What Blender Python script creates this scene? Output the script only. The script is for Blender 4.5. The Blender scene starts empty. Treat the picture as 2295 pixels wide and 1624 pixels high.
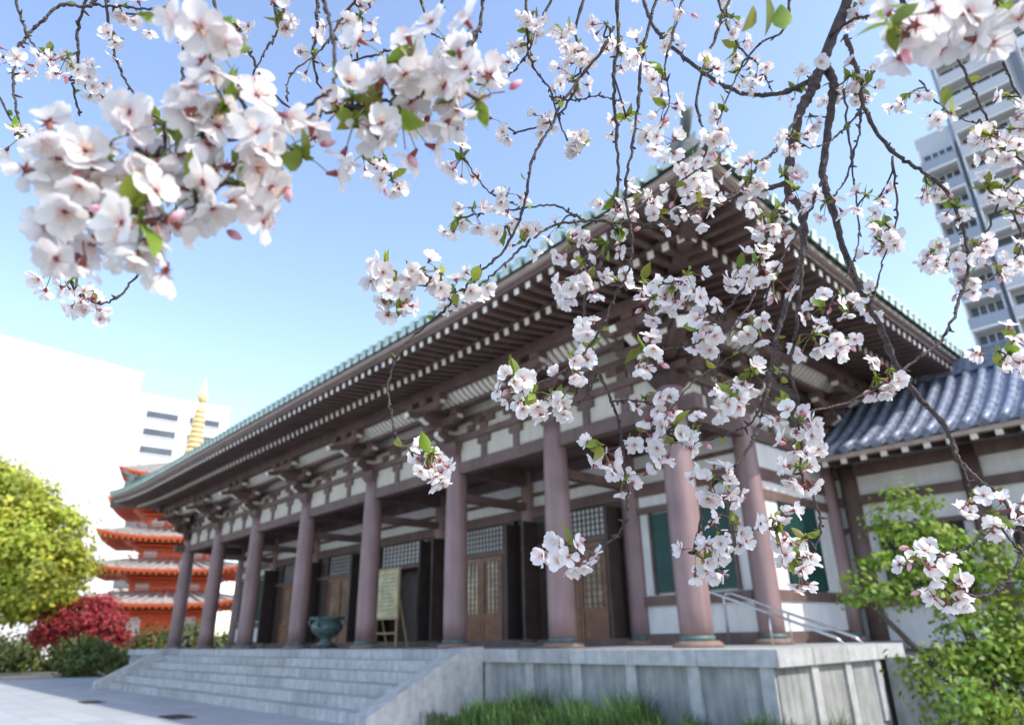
import bpy, math, random
import numpy as np
from mathutils import Vector, Matrix
random.seed(7); rng=np.random.default_rng(5)
S=bpy.context.scene
R=math.radians
def mat(name,c,rough=.7,var=.15,scale=3,bump=0,bscale=25,metal=0,attr=None,trans=0,streak=0):
    m=bpy.data.materials.new(name); m.use_nodes=True; nt=m.node_tree; N=nt.nodes; L=nt.links
    b=N['Principled BSDF']; b.inputs['Roughness'].default_value=rough; b.inputs['Metallic'].default_value=metal
    tc=N.new('ShaderNodeTexCoord'); no=N.new('ShaderNodeTexNoise'); no.inputs['Scale'].default_value=scale; no.inputs['Detail'].default_value=6
    L.new(tc.outputs['Object'],no.inputs['Vector'])
    r=N.new('ShaderNodeValToRGB'); r.color_ramp.elements[0].position=.3; r.color_ramp.elements[1].position=.7
    r.color_ramp.elements[0].color=[min(1,x*(1-var)) for x in c]+[1]; r.color_ramp.elements[1].color=[min(1,x*(1+var)) for x in c]+[1]
    L.new(no.outputs['Fac'],r.inputs['Fac']); out=r.outputs['Color']
    if streak:   # rain streaks: noise stretched vertically
        mp=N.new('ShaderNodeMapping'); mp.inputs['Scale'].default_value=(5,5,.6); L.new(tc.outputs['Object'],mp.inputs['Vector'])
        n3=N.new('ShaderNodeTexNoise'); n3.inputs['Scale'].default_value=1.6; n3.inputs['Detail'].default_value=8; L.new(mp.outputs[0],n3.inputs['Vector'])
        mr=N.new('ShaderNodeMapRange'); mr.inputs['From Min'].default_value=.35; mr.inputs['From Max'].default_value=.65; mr.inputs['To Min'].default_value=1-streak; mr.inputs['To Max'].default_value=1
        L.new(n3.outputs['Fac'],mr.inputs['Value']); mz=N.new('ShaderNodeMix'); mz.data_type='RGBA'; mz.blend_type='MULTIPLY'; mz.inputs['Factor'].default_value=1
        L.new(out,mz.inputs['A']); L.new(mr.outputs[0],mz.inputs['B']); out=mz.outputs['Result']
    if attr:
        a=N.new('ShaderNodeAttribute'); a.attribute_name=attr
        mx=N.new('ShaderNodeMix'); mx.data_type='RGBA'; mx.blend_type='MULTIPLY'; mx.inputs['Factor'].default_value=1
        L.new(out,mx.inputs['A']); L.new(a.outputs['Color'],mx.inputs['B']); out=mx.outputs['Result']
    L.new(out,b.inputs['Base Color'])
    if bump:
        n2=N.new('ShaderNodeTexNoise'); n2.inputs['Scale'].default_value=bscale; n2.inputs['Detail'].default_value=5
        L.new(tc.outputs['Object'],n2.inputs['Vector'])
        bp=N.new('ShaderNodeBump'); bp.inputs['Strength'].default_value=bump; bp.inputs['Distance'].default_value=.02
        L.new(n2.outputs['Fac'],bp.inputs['Height']); L.new(bp.outputs['Normal'],b.inputs['Normal'])
    if trans:
        t=N.new('ShaderNodeBsdfTranslucent'); ms=N.new('ShaderNodeMixShader'); ms.inputs[0].default_value=trans
        L.new(out,t.inputs['Color']); L.new(b.outputs[0],ms.inputs[1]); L.new(t.outputs[0],ms.inputs[2]); L.new(ms.outputs[0],N['Material Output'].inputs['Surface'])
    return m
class MB:
    def __init__(s): s.v=[]; s.f=[]; s.m=[]; s.sm=[]
    def add(s,vs,fs,m=0,sm=False):
        o=len(s.v); s.v.extend(tuple(v) for v in vs)
        for i,f in enumerate(fs):
            s.f.append(tuple(o+k for k in f)); s.m.append(m[i] if isinstance(m,list) else m); s.sm.append(sm)
    def box(s,a,b,m=0,fn=None):
        x0,y0,z0=a; x1,y1,z1=b
        vs=[(x0,y0,z0),(x1,y0,z0),(x1,y1,z0),(x0,y1,z0),(x0,y0,z1),(x1,y0,z1),(x1,y1,z1),(x0,y1,z1)]
        if fn: vs=[fn(*v) for v in vs]
        s.add(vs,[(0,3,2,1),(4,5,6,7),(0,1,5,4),(1,2,6,5),(2,3,7,6),(3,0,4,7)],m)
    def beam(s,p,q,w,h,m=0,me=None):
        p=Vector(p); q=Vector(q); d=(q-p).normalized(); u=Vector((0,0,1)) if abs(d.z)<.95 else Vector((0,1,0))
        r=d.cross(u).normalized()*w/2; u=r.cross(d).normalized()*h/2
        vs=[p-r-u,p+r-u,p+r+u,p-r+u,q-r-u,q+r-u,q+r+u,q-r+u]
        s.add(vs,[(0,3,2,1),(4,5,6,7),(0,1,5,4),(1,2,6,5),(2,3,7,6),(3,0,4,7)],[m,m if me is None else me,m,m,m,m])
    def tube(s,pts,rs,n=12,m=0,cap=True,mc=None,sm=True):
        pts=[Vector(p) for p in pts]; K=len(pts); vs=[]; prev=None
        if not hasattr(rs,'__len__'): rs=[rs]*K
        for i,p in enumerate(pts):
            d=(pts[min(i+1,K-1)]-pts[max(i-1,0)]).normalized()
            if prev is None:
                a=Vector((0,0,1)) if abs(d.z)<.9 else Vector((1,0,0)); prev=d.cross(a).normalized()
            x=(prev-d*prev.dot(d)).normalized(); y=d.cross(x); prev=x
            for k in range(n):
                t=2*math.pi*k/n; vs.append(p+(x*math.cos(t)+y*math.sin(t))*rs[i])
        fs=[(i*n+k,i*n+(k+1)%n,(i+1)*n+(k+1)%n,(i+1)*n+k) for i in range(K-1) for k in range(n)]
        s.add(vs,fs,m,sm)
        if cap:
            o=len(s.v)-K*n
            for c in (tuple(range(o+n-1,o-1,-1)),tuple(range(o+(K-1)*n,o+K*n))):
                s.f.append(c); s.m.append(m if mc is None else mc); s.sm.append(False)
    def prism(s,prof,x0,x1,m=0):
        n=len(prof); vs=[(x0,a,b) for a,b in prof]+[(x1,a,b) for a,b in prof]
        s.add(vs,[tuple(range(n))[::-1],tuple(range(n,2*n))]+[(i,(i+1)%n,n+(i+1)%n,n+i) for i in range(n)],m)
    def obj(s,name,mats,parent=None,loc=None):
        me=bpy.data.meshes.new(name); me.from_pydata(s.v,[],s.f)
        for m in mats: me.materials.append(m)
        me.polygons.foreach_set('material_index',s.m); me.polygons.foreach_set('use_smooth',s.sm); me.update()
        o=bpy.data.objects.new(name,me); S.collection.objects.link(o)
        if parent: o.parent=parent
        if loc: o.location=loc
        return o
def empty(name,loc=(0,0,0),rz=0):
    e=bpy.data.objects.new(name,None); S.collection.objects.link(e); e.location=loc; e.rotation_euler=(0,0,rz); return e

# ---------- materials
WOOD=mat('wood_brown',(.15,.095,.082),.6,.25,2,.15,streak=.2)
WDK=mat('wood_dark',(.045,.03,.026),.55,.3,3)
COLM=mat('column_paint',(.27,.175,.172),.5,.16,1.5,.08,streak=.18)
CREAM=mat('cream_paint',(.78,.74,.66),.6,.05)
PLAST=mat('plaster',(.62,.58,.5),.85,.06,2,streak=.12)
WHITE=mat('white_plaster',(.75,.75,.73),.8,.06,2,streak=.1)
FASC=mat('fascia_tan',(.5,.41,.36),.6,.1)
STONE=mat('granite',(.33,.34,.33),.75,.16,4,.25,60,streak=.35)
STONE2=mat('granite_cap',(.45,.455,.445),.7,.16,6,.2,70,streak=.2)
STONE3=mat('granite_worn',(.39,.395,.385),.7,.18,3,.2,70,streak=.25)
TILEG=mat('tile_green',(.12,.2,.17),.35,.3,4)
TILEE=mat('tile_end_pale',(.5,.62,.56),.35,.2,6)
TILEB=mat('tile_blue_grey',(.18,.21,.28),.4,.5,9)
COPPER=mat('copper_green',(.08,.13,.125),.55,.3,6)
PLINTH=mat('plinth_stone',(.22,.15,.12),.8,.2,8)
DOORW=mat('door_wood',(.19,.075,.035),.4,.3,4)
GLASS=mat('pane',(.3,.27,.2),.08,.8,1.6)
PAPER=mat('paper_pane',(.6,.6,.57),.6,.1)
TEAL=mat('teal_lattice',(.015,.075,.065),.5,.2)
STEEL=mat('steel',(.6,.62,.65),.25,.05,metal=.9)
DARK=mat('interior_dark',(.02,.018,.016),.8,.3)

# ---------- main hall (local x along the front, local y outward to the courtyard)
hall=empty('temple_hall',(2.96,12,0),R(132.6))
hall_M=Matrix.Translation((2.96,12,0))@Matrix.Rotation(R(132.6),4,'Z')
F=1.2; CS=[0,3.05,6.5,10.45,14.55,18.6,22.4,26.1]; LEN=26.1; DEP=16.0; IQ=2.5
QS=[0,IQ,6,9.5,13,DEP]
mb=MB()
def column(mb,s,w,r=.275,top=5.7):
    zs=[F+.1,F+.6,F+2,F+3.2,top-.3,top]; rr=[r,r*1.01,r*1.0,r*.96,r*.9,r*.86]
    mb.tube([(s,w,z) for z in zs],rr,24,0)
    mb.tube([(s,w,F+.09),(s,w,F+.18)],r+.015,24,1)
    mb.tube([(s,w,F),(s,w,F+.05),(s,w,F+.1)],[r*1.5,r*1.5,r*1.25],24,2)
for s in CS:
    column(mb,s,0); column(mb,s,-IQ,.24)
for q in QS[2:]: column(mb,0,-q,.24)
mb.obj('columns',[COLM,COPPER,PLINTH],hall)

fr=MB()  # frame:0 wood 1 cream 2 plaster 3 dark
def fmap(a,b,z): return (a,b,z)
def nmap(a,b,z): return (-b,-a,z)
def gmap(a,b,z): return (LEN+b,-a,z)
def wallband(M,L,cols,full=True):
    fr.box((0,-.05,5.45),(L,.05,7.3),2,M)
    fr.box((-.6,-.13,5.17),(L+.6,.13,5.45),0,M)
    fr.box((-.5,-.16,5.98),(L+.5,.16,6.13),0,M)
    fr.box((-.5,-.1,6.45),(L+.5,.1,6.6),0,M)
    fr.box((-.6,.42,6.68),(L+.6,.58,6.84),0,M)
    fr.box((-1.3,.9,6.96),(L+1.3,1.12,7.2),0,M)
    fr.box((0,.05,6.85),(L,.42,6.89),0,M)
    for i in range(len(cols)-1):
        a0,a1=cols[i],cols[i+1]; n=3 if a1-a0>2.9 else 2
        for k in range(1,n):
            a=a0+(a1-a0)*k/n
            fr.box((a-.09,-.08,5.45),(a+.09,.1,5.98),0,M)
            fr.box((a-.22,-.08,5.8),(a+.22,.11,5.98),0,M)
            fr.box((a-.12,-.08,6.13),(a+.12,.12,6.45),0,M)
            fr.box((a-.4,-.08,6.3),(a+.4,.12,6.45),0,M)
    prof=[(.58,6.82),(.66,6.86),(.76,6.92),(.85,7.0),(.9,7.1)]
    n=int((L+1)/.13)
    for i in range(len(prof)-1):
        (b0,z0),(b1,z1)=prof[i],prof[i+1]
        fr.add([M(-.4,b0,z0+.03),M(L+.4,b0,z0+.03),M(L+.4,b1,z1+.03),M(-.4,b1,z1+.03)],[(0,1,2,3)],3)
        for k in range(n):
            a=-.4+k*.19
            if a>L+.4: break
            fr.add([M(a,b0,z0-.05),M(a+.11,b0,z0-.05),M(a+.11,b1,z1-.05),M(a,b1,z1-.05),M(a,b0,z0+.03),M(a+.11,b0,z0+.03),M(a+.11,b1,z1+.03),M(a,b1,z1+.03)],[(0,1,2,3),(0,3,7,4),(1,2,6,5)],1)
def bracket(M,a):
    B=lambda x0,y0,z0,x1,y1,z1,m=0: fr.box((a+x0,y0,z0),(a+x1,y1,z1),m,M)
    fr.add([M(a+x,y,z) for x,y,z in [(-.2,-.2,5.7),(.2,-.2,5.7),(.2,.2,5.7),(-.2,.2,5.7),(-.28,-.28,5.84),(.28,-.28,5.84),(.28,.28,5.84),(-.28,.28,5.84)]],[(0,3,2,1),(0,1,5,4),(1,2,6,5),(2,3,7,6),(3,0,4,7)],0)
    B(-.28,-.28,5.84,.28,.28,6.0)
    def arm(b,z,hl):
        fr.add([M(a+x,b+y,zz) for y in (-.085,.085) for x,zz in [(-hl,z+.2),(-hl,z+.1),(-hl+.2,z),(hl-.2,z),(hl,z+.1),(hl,z+.2)]],[(0,1,2,3,4,5),(11,10,9,8,7,6)]+[(i,(i+1)%6,6+(i+1)%6,6+i) for i in range(6)],[0,0,1,0,0,0,1,0])
        for x in (-hl+.12,0,hl-.12): B(x-.13,b-.13,z+.2,x+.13,b+.13,z+.34) if b or x else None
    def out(b1,z):
        fr.add([M(a+x,y,zz) for x in (-.085,.085) for y,zz in [(-.5,z+.2),(-.5,z),(b1-.2,z),(b1,z+.1),(b1,z+.2)]],[(0,1,2,3,4),(9,8,7,6,5)]+[(i,(i+1)%5,5+(i+1)%5,5+i) for i in range(5)],[0,0,0,0,1,1,0])
    arm(0,6.0,.8); out(.68,6.0); B(-.13,.38,6.2,.13,.62,6.34)
    arm(.5,6.34,.75); out(1.15,6.34); B(-.13,.85,6.54,.13,1.12,6.68)
    arm(1.0,6.62,.7)
    fr.add([M(a+x,y,z) for x in (-.08,.08) for y,z in [(.5,6.6),(1.55,6.42),(1.6,6.52),(.5,6.8)]],[(0,1,2,3),(7,6,5,4),(0,1,5,4),(1,2,6,5),(2,3,7,6)],[0,0,0,1,0])
wallband(fmap,LEN,CS); wallband(nmap,DEP,QS); wallband(gmap,DEP,QS)
for s in CS: bracket(fmap,s)
for q in QS[:4]: bracket(nmap,q); bracket(gmap,q)
def lift(a,L): 
    d=min(a+3,L+3-a); return .38*max(0,1-d/6.5)**2
fr.beam((.2,-.2,6.3),(-1.2,1.2,6.3),.2,.22,0,1); fr.beam((.2,-.2,6.65),(-1.6,1.6,6.6),.2,.22,0,1)
fr.beam((.3,-.3,7.4),(-2.85,2.85,7.42),.26,.32,0,1)
fr.beam((LEN-.3,-.3,7.4),(LEN+2.85,2.85,7.42),.26,.32,0,1)
def eave(M,L):
    a=-2.75
    def zj(b): return 7.45-.17*b
    def zf(b): return 7.5-.1*b
    def zz(a,b,z): return z+lift(a,L)*max(0,b)/3
    while a<L+2.75:
        b0=max(0,-a,a-L)
        for (bs,be,zfun,w,h) in ((0,2.0,zj,.125,.14),(1.5,2.82,zf,.115,.13)):
            bb=max(bs,b0)
            if be-bb>.08:
                p=Vector(M(a,bb,zz(a,bb,zfun(bb)))); q=Vector(M(a,be,zz(a,be,zfun(be)))); fr.beam(p,q,w,h,0,1)
        a+=.3
    def strip(b0,b1,z0,z1,m):
        n=40
        for i in range(n):
            pts=[]
            for t in (i/n,(i+1)/n):
                for b in (b0,b1):
                    lo=-b; hi=L+b; aa=lo+(hi-lo)*t; pts.append((aa,b))
            zA=[z0 if p[1]==b0 else z1 for p in pts]
            fr.add([M(p[0],p[1],zz(p[0],p[1],z)) for p,z in zip(pts,zA)],[(0,1,3,2)],m)
    def bar(b0,b1,z0,z1,m):
        n=40
        for i in range(n):
            vs=[]
            for t in (i/n,(i+1)/n):
                for b,z in ((b0,z0),(b1,z0),(b1,z1),(b0,z1)):
                    aa=-b+(L+2*b)*t; vs.append(M(aa,b,zz(aa,b,z)))
            fr.add(vs,[(0,1,5,4),(1,2,6,5),(2,3,7,6),(3,0,4,7)],m)
    strip(0,1.95,zj(0)+.06,zj(1.95)+.06,0); strip(1.5,2.85,zf(1.5)+.055,zf(2.85)+.055,0)
    bar(1.82,1.98,7.19,7.28,0); bar(2.72,2.88,7.28,7.4,0); bar(2.74,2.96,7.4,7.49,4)
eave(fmap,LEN); eave(nmap,DEP); eave(gmap,DEP)
fr.obj('timber_frame_and_eaves',[WOOD,CREAM,PLAST,WDK,FASC],hall)

# roof
rf=MB()
def Hh(d): return 7.52+.42*d+.016*d*d
def roofside(M,L,full,cut):
    n=int((L+6)/.33); p=(L+6)/n
    for i in range(n):
        a0=-3+i*p; a1=a0+p; am=(a0+a1)/2
        if min(am+3,L+3-am)<cut: l0,l1=min(a0+3,L+3-a0),min(a1+3,L+3-a1)
        else: l0=l1=full
        K=7
        vs=[]
        for k in range(K):
            for a,l in ((a0,l0),(a1,l1)):
                d=max(0,l)*k/(K-1); vs.append(M(a,3.05-d,Hh(d)+lift(a,L)*max(0,1-d/4)))
        rf.add(vs,[(2*k,2*k+1,2*k+3,2*k+2) for k in range(K-1)],0)
        lm=(l0+l1)/2
        if lm>.25:
            pts=[M(am,3.1-d,Hh(d)+.04+lift(am,L)*max(0,1-d/4)) for d in [lm*k/(K-1) for k in range(K)]]
            rf.tube(pts,.085,8,0,True,1)
            b=3.07; z=Hh(0)-.03+lift(am,L)
            rf.add([M(a0+.09,b+.01,z-.05),M(a1+.0,b+.01,z-.05),M(a1,b+.01,z+.05),M(a0+.09,b+.01,z+.05)],[(0,1,2,3)],1)
roofside(fmap,LEN,11.0,5.0); roofside(nmap,DEP,5.0,5.0); roofside(gmap,DEP,5.0,5.0)
roofside(lambda a,b,z:(LEN-a,-DEP-b,z),LEN,11.0,5.0)
for sx,cx in ((1,-3),(-1,LEN+3)):
    for sy,cy in ((-1,3),(1,-DEP-3)):
        pts=[(cx+sx*d,cy+sy*d,Hh(d)+.15+.38*max(0,1-d/4)) for d in (.8,1.4,2,3,4,5)]
        rf.tube(pts,[.2]*6,8,0); rf.tube([(x,y,z+.26) for x,y,z in pts],[.13]*6,8,0)
        x,y,z=pts[0]
        v=Vector((-sx,-sy,0)).normalized(); r=Vector((v.y,-v.x,0))
        prof=[(-.42,-.25),(-.46,.0),(-.3,.1),(-.36,.34),(-.2,.42),(-.22,.62),(-.1,.5),(.1,.5),(.22,.62),(.2,.42),(.36,.34),(.3,.1),(.46,0),(.42,-.25)]
        c=Vector((x,y,z))+v*.15; vs=[c+r*a*.8+Vector((0,0,b*.85)) for a,b in prof]+[c+v*.14+r*a*.8+Vector((0,0,b*.85)) for a,b in prof]
        n=len(prof); rf.add(vs,[tuple(range(n)),tuple(range(2*n-1,n-1,-1))]+[(i,(i+1)%n,n+(i+1)%n,n+i) for i in range(n)],2)
        rf.tube([c+Vector((0,0,.4)),c+v*.25+Vector((0,0,.5)),c+v*.5+Vector((0,0,.66))],[.08,.09,.1],10,2)
        rf.tube([c+v*.14+Vector((0,0,.12)),c+v*.26+Vector((0,0,.1))],[.17,.09],10,2)
zr=Hh(11)
rf.box((1.6,-8.5,zr-.2),(LEN-1.6,-7.5,zr+.7),2); rf.tube([(1.3,-8,zr+.8),(LEN-1.3,-8,zr+.8)],.25,10,2)
for x in (2.1,LEN-2.1):
    rf.add([(x,-2,Hh(5)-.1),(x,-14,Hh(5)-.1),(x,-8,zr)],[(0,1,2)],3)
rf.obj('tiled_roof',[TILEG,TILEE,mat('ornament_grey',(.13,.15,.14),.5,.3,8),PLAST],hall)

# inner walls, doors
w=MB() # 0 wood 1 dark 2 white 3 doorwood 4 glass 5 paper 6 teal 7 steel
W=-IQ
w.box((0,-3.1,F),(LEN,-3.0,5.6),1)  # backing sheet; its dark colour stands in for the unlit hall interior
w.box((0,-DEP,5.62),(LEN,-.15,5.68),0)
for s in CS: w.box((s-.12,-IQ+.1,5.2),(s+.12,-.1,5.5),0)
for s in CS[1:-1]: w.box((s-.1,-IQ+.1,4.55),(s+.1,-.1,4.75),0)
w.box((0,W-.1,4.35),(LEN,W+.12,4.62),0); w.box((0,W-.1,5.3),(LEN,W+.1,5.6),0)
w.box((0,W-.04,4.62),(LEN,W+.04,5.3),2); w.box((0,W-.08,4.9),(LEN,W+.08,5.0),0)
def lattice(x0,x1,z0,z1,y,nx,nz,mfr,mp,t=.03):
    w.box((x0,y-.02,z0),(x1,y,z1),mp)
    for i in range(nx+1):
        x=x0+(x1-x0)*i/nx; w.box((x-t/2,y+.001,z0),(x+t/2,y+.03,z1),mfr)
    for i in range(nz+1):
        z=z0+(z1-z0)*i/nz; w.box((x0,y+.002,z-t/2),(x1,y+.026,z+t/2),mfr)
for b in range(7):
    a0=CS[b]+.24; a1=CS[b+1]-.24; m=(a0+a1)/2
    if b in (0,6):
        w.box((a0,W-.05,F),(a1,W+.03,4.35),2)
        w.box((a0,W-.09,F+.0),(a1,W+.11,F+.22),0); w.box((a0,W-.09,1.98),(a1,W+.12,2.18),0)
        w.box((a0,W-.09,3.95),(a1,W+.11,4.1),0)
        for k in range(2):
            x0=a0+.3+k*(a1-a0-.1)/2; x1=x0+(a1-a0)/2-.62
            lattice(x0,x1,2.25,3.9,W+.06,14,1,6,1,.035)
            w.box((x0-.08,W,2.2),(x0-.03,W+.14,3.95),0); w.box((x1+.03,W,2.2),(x1+.08,W+.14,3.95),0)
    else:
        w.box((a0,W-.08,3.52),(a1,W+.1,3.64),0)
        w.box((a0,W-.1,F),(a1,W+.12,F+.14),0)
        dw=1.75 if b!=3 else 2.6
        for x in (a0,m-dw/2-.55,m+dw/2+.05,a1-.06): w.box((x,W-.08,F+.14),(x+(.5 if x not in(a0,a1-.06) else .06),W+.08,4.35),1)
        for x in (a0+.05,a1-.13): w.box((x,W+.1,F+.15),(x+.08,W+.6,4.2),1)
        w.box((a0,W-.06,F+.14),(m-dw/2-.5,W-.02,4.35),1); w.box((m+dw/2+.5,W-.06,F+.14),(a1,W-.02,4.35),1)
        lattice(m-dw/2,m+dw/2,3.66,4.33,W,12,5,1,5,.03)
        if b!=3:
            for k in range(2):
                x0=m-dw/2+k*dw/2; x1=x0+dw/2-.02
                lattice(x0,x1,F+.75,3.5,W+.02,5,10,3,4,.03)
                w.box((x0,W-.02,F+.14),(x1,W+.05,F+.75),3)
                w.box((x0,W-.01,F+.14),(x0+.09,W+.07,3.5),3); w.box((x1-.09,W-.01,F+.14),(x1,W+.07,3.5),3)
                w.box((x0,W-.01,3.4),(x1,W+.066,3.5),3); w.box((x0,W-.01,F+.72),(x1,W+.066,F+.82),3)
for sx in (0,LEN):
    w.box((sx-.05,-DEP,F),(sx+.05,-IQ,5.6),2)
    for z0,z1 in ((F,F+.22),(1.98,2.18),(3.95,4.15),(4.35,4.6),(5.17,5.45)): w.box((sx-.1,-DEP,z0),(sx+.1,-IQ-.2,z1),0)
    for q in (3.4,6.9,10.4): 
        for k in range(16): w.box((sx-.12,-q-1.6+k*.1,2.2),(sx+.12,-q-1.55+k*.1,3.93),6)
        w.box((sx-.07,-q-1.6,2.19),(sx+.07,-q,3.94),1)
w.box((0,-DEP,F),(LEN,-DEP+.1,7.3),2)
w.obj('inner_walls_and_doors',[WOOD,WDK,WHITE,DOORW,GLASS,PAPER,TEAL,STEEL],hall)

# platform
p=MB()
PX0,PX1,PW=-2.0,LEN+2.2,1.2
p.box((PX0+.1,-DEP-2,0),(PX1-.1,PW-.1,F-.22),0)
def cap(x0,x1,y0,y1,z0,z1,L,axis):
    n=max(1,round(((x1-x0) if axis==0 else (y1-y0))/L))
    for i in range(n):
        mm=random.choice((1,1,2))
        if axis==0:
            a=x0+(x1-x0)*i/n; b=x0+(x1-x0)*(i+1)/n-.012; p.box((a,y0,z0),(b,y1,z1),mm)
        else:
            a=y0+(y1-y0)*i/n; b=y0+(y1-y0)*(i+1)/n-.012; p.box((x0,a,z0),(x1,b,z1),mm)
cap(PX0,PX1,PW-1.0,PW,F-.22,F,1.25,0); cap(PX0,PX0+1.0,-3.2,PW-1.008,F-.22,F,1.25,1)
p.box((PX0+1.0,-DEP-2,F-.2),(PX1,PW-1.005,F-.003),0)
s=PX0+.12
while s<4.0: p.box((s,PW-.12,.1),(s+.2,PW-.05,F-.222),1); s+=1.15
p.box((PX0+.02,PW-.14,0),(4.1,PW-.02,.12),1)
for q in (-1.0,.1,-2.1): p.box((PX0+.05,q-.1,.1),(PX0+.12,q+.1,F-.222),1)
SA,SB,TR=4.5,21.8,.42
for i in range(5):
    z1=F-.2*(i+1); y0=PW+TR*i
    n=11; off=random.uniform(.3,.7)
    cuts=[0]+[min(n,k+off) for k in range(n)]+[n]
    for k in range(len(cuts)-1):
        a=SA+(SB-SA)*cuts[k]/n; b_=SA+(SB-SA)*cuts[k+1]/n
        p.box((a,y0+.003,0),(b_-.012,y0+TR,z1-random.uniform(0,.006)),random.choice((1,1,2)))
for x0 in (SA-.45,SB):
    p.prism([(PW+.002,0),(3.7,0),(3.7,.22),(PW+.45,F+.03),(PW+.002,F+.05)],x0,x0+.448,1)
p.obj('stone_platform_and_steps',[STONE,STONE2,STONE3],hall)
st=MB()
for i in range(5): st.box((-2.0-.4*(i+1),-4.6,0),(-2.0-.4*i-.003,-2.3,1.0-.2*i),0)
st.obj('side_steps',[STONE],hall)
def rail(q):
    r=MB(); r.tube([(.75,-q,F),(.75,-q,F+.85),(.68,-q,F+.93),(.55,-q,F+.92),(-1.75,-q+.3,F+.12),(-1.85,-q+.3,F+.02)],.026,8,0)
    r.tube([(-.6,-q+.17,F),(-.6,-q+.17,F+.5)],.018,8,0); o=r.obj('handrail',[STEEL]); o.matrix_world=hall_M
rail(1.5); rail(2.2)

# bronze urn on porch
u=MB(); prof=[(.0,.0),(.22,.0),(.24,.06),(.14,.12),(.13,.2),(.3,.3),(.4,.42),(.42,.54),(.36,.64),(.32,.68),(.44,.72),(.45,.78),(.38,.78),(.3,.7)]
u.tube([(0,0,.06+z+.001*i) for i,(r,z) in enumerate(prof)],[max(r*1.1,.01) for r,z in prof],24,0,False)
for k in range(4):
    a=k*math.pi/2+.6; u.tube([(.44*math.cos(a),.44*math.sin(a),.6),(.58*math.cos(a),.58*math.sin(a),.66),(.54*math.cos(a),.54*math.sin(a),.88)],.035,6,0)
u.tube([(0,0,0),(0,0,.08)],[.36,.34],20,1)
u.obj('bronze_incense_urn',[mat('bronze',(.07,.12,.11),.5,.35,8,metal=.2),WDK]).matrix_world=hall_M@Matrix.Translation((12.75,-.05,F))
u=MB(); u.box((-.62,-.03,.75),(.62,.03,2.2),0); u.box((-.55,.03,.82),(.55,.036,2.13),1)
for x in (-.55,.55): u.beam((x,0,0),(x,0,.76),.05,.05,0); u.beam((x,-.4,0),(x,-.02,1.5),.04,.04,0)
u.box((-.57,-.02,.35),(.57,.02,.4),0)
for k in range(10): u.box((-.46+.02*(k%3),.0365,2.0-k*.11),(.46-.07*((k*3)%4),.038,2.03-k*.11),2)
u.obj('notice_board',[mat('board_frame',(.4,.31,.15),.5),mat('board_paper',(.55,.5,.3),.7,.3,3),mat('faded_ink',(.3,.27,.18),.8)]).matrix_world=hall_M@Matrix.Translation((11.5,-1.3,F))

# corridor building on the right
cor=empty('corridor_building',(2.96,12,0),R(132.6))
c=MB()
c.box((-14,-9.5,0),(-.15,-6.2,.9),5)
c.box((-14,-9.4,.9),(-.15,-6.3,5.1),1)
for x in [-.5,-3,-5.5,-8,-10.5,-13]: c.tube([(x,-6.2,.9),(x,-6.2,5.0)],.19,14,0)
c.box((-14,-6.34,4.1),(-.15,-6.16,4.3),0); c.box((-14,-6.34,4.75),(-.15,-6.14,5.0),0)
c.box((-14,-6.32,1.9),(-.15,-6.15,2.08),0); c.box((-14,-6.32,.9),(-.15,-6.13,1.05),0)
c.box((-14,-6.3,3.5),(-.15,-6.2,3.6),0)
for x in [-2.6,-5.1,-7.6,-10.1]: c.box((x-.0,-6.29,2.08),(x+1.7,-6.22,3.5),2); c.box((x+.8,-6.29,2.08),(x+.88,-6.18,3.5),0)
def zc(y): t=(-4.8-y)/3.2; return 5.0+2.1*(.72*t+.28*t*t)
x=-14.0
while x<-.3:
    c.beam((x,-7,zc(-4.9)+.25),(x,-4.95,zc(-4.9)-.16),.13,.15,0,3); x+=.42
c.box((-14.2,-5.05,4.93),(-.3,-4.88,5.02),6)
K=7
ys=[-4.8-3.2*k/(K-1) for k in range(K)]
for sgn in (0,1):
    f=(lambda y:-16-y) if sgn else (lambda y:y)
    c.add([q for y in ys for q in ((-14.4,f(y),zc(y)+.04),(-.3,f(y),zc(y)+.04))],[(2*k,2*k+1,2*k+3,2*k+2) for k in range(K-1)],4)
    x=-14.3
    while x<-.3:
        c.tube([(x,f(y+(.06 if i==0 else 0)),zc(y)+.07) for i,y in enumerate(ys)],.095,8,4)
        for k in range(10):
            y=-4.85-k*.33; c.tube([(x,f(y),zc(y)+.068),(x,f(y-.05),zc(y-.05)+.068)],.105,8,4)
        x+=.33
c.box((-14.4,-8.22,7.05),(-.2,-7.78,7.42),4); c.tube([(-14.5,-8,7.5),(-.1,-8,7.5)],.14,10,4)
c.obj('walls_and_tiled_roof',[WOOD,WHITE,DARK,CREAM,TILEB,STONE,FASC],cor)

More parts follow.
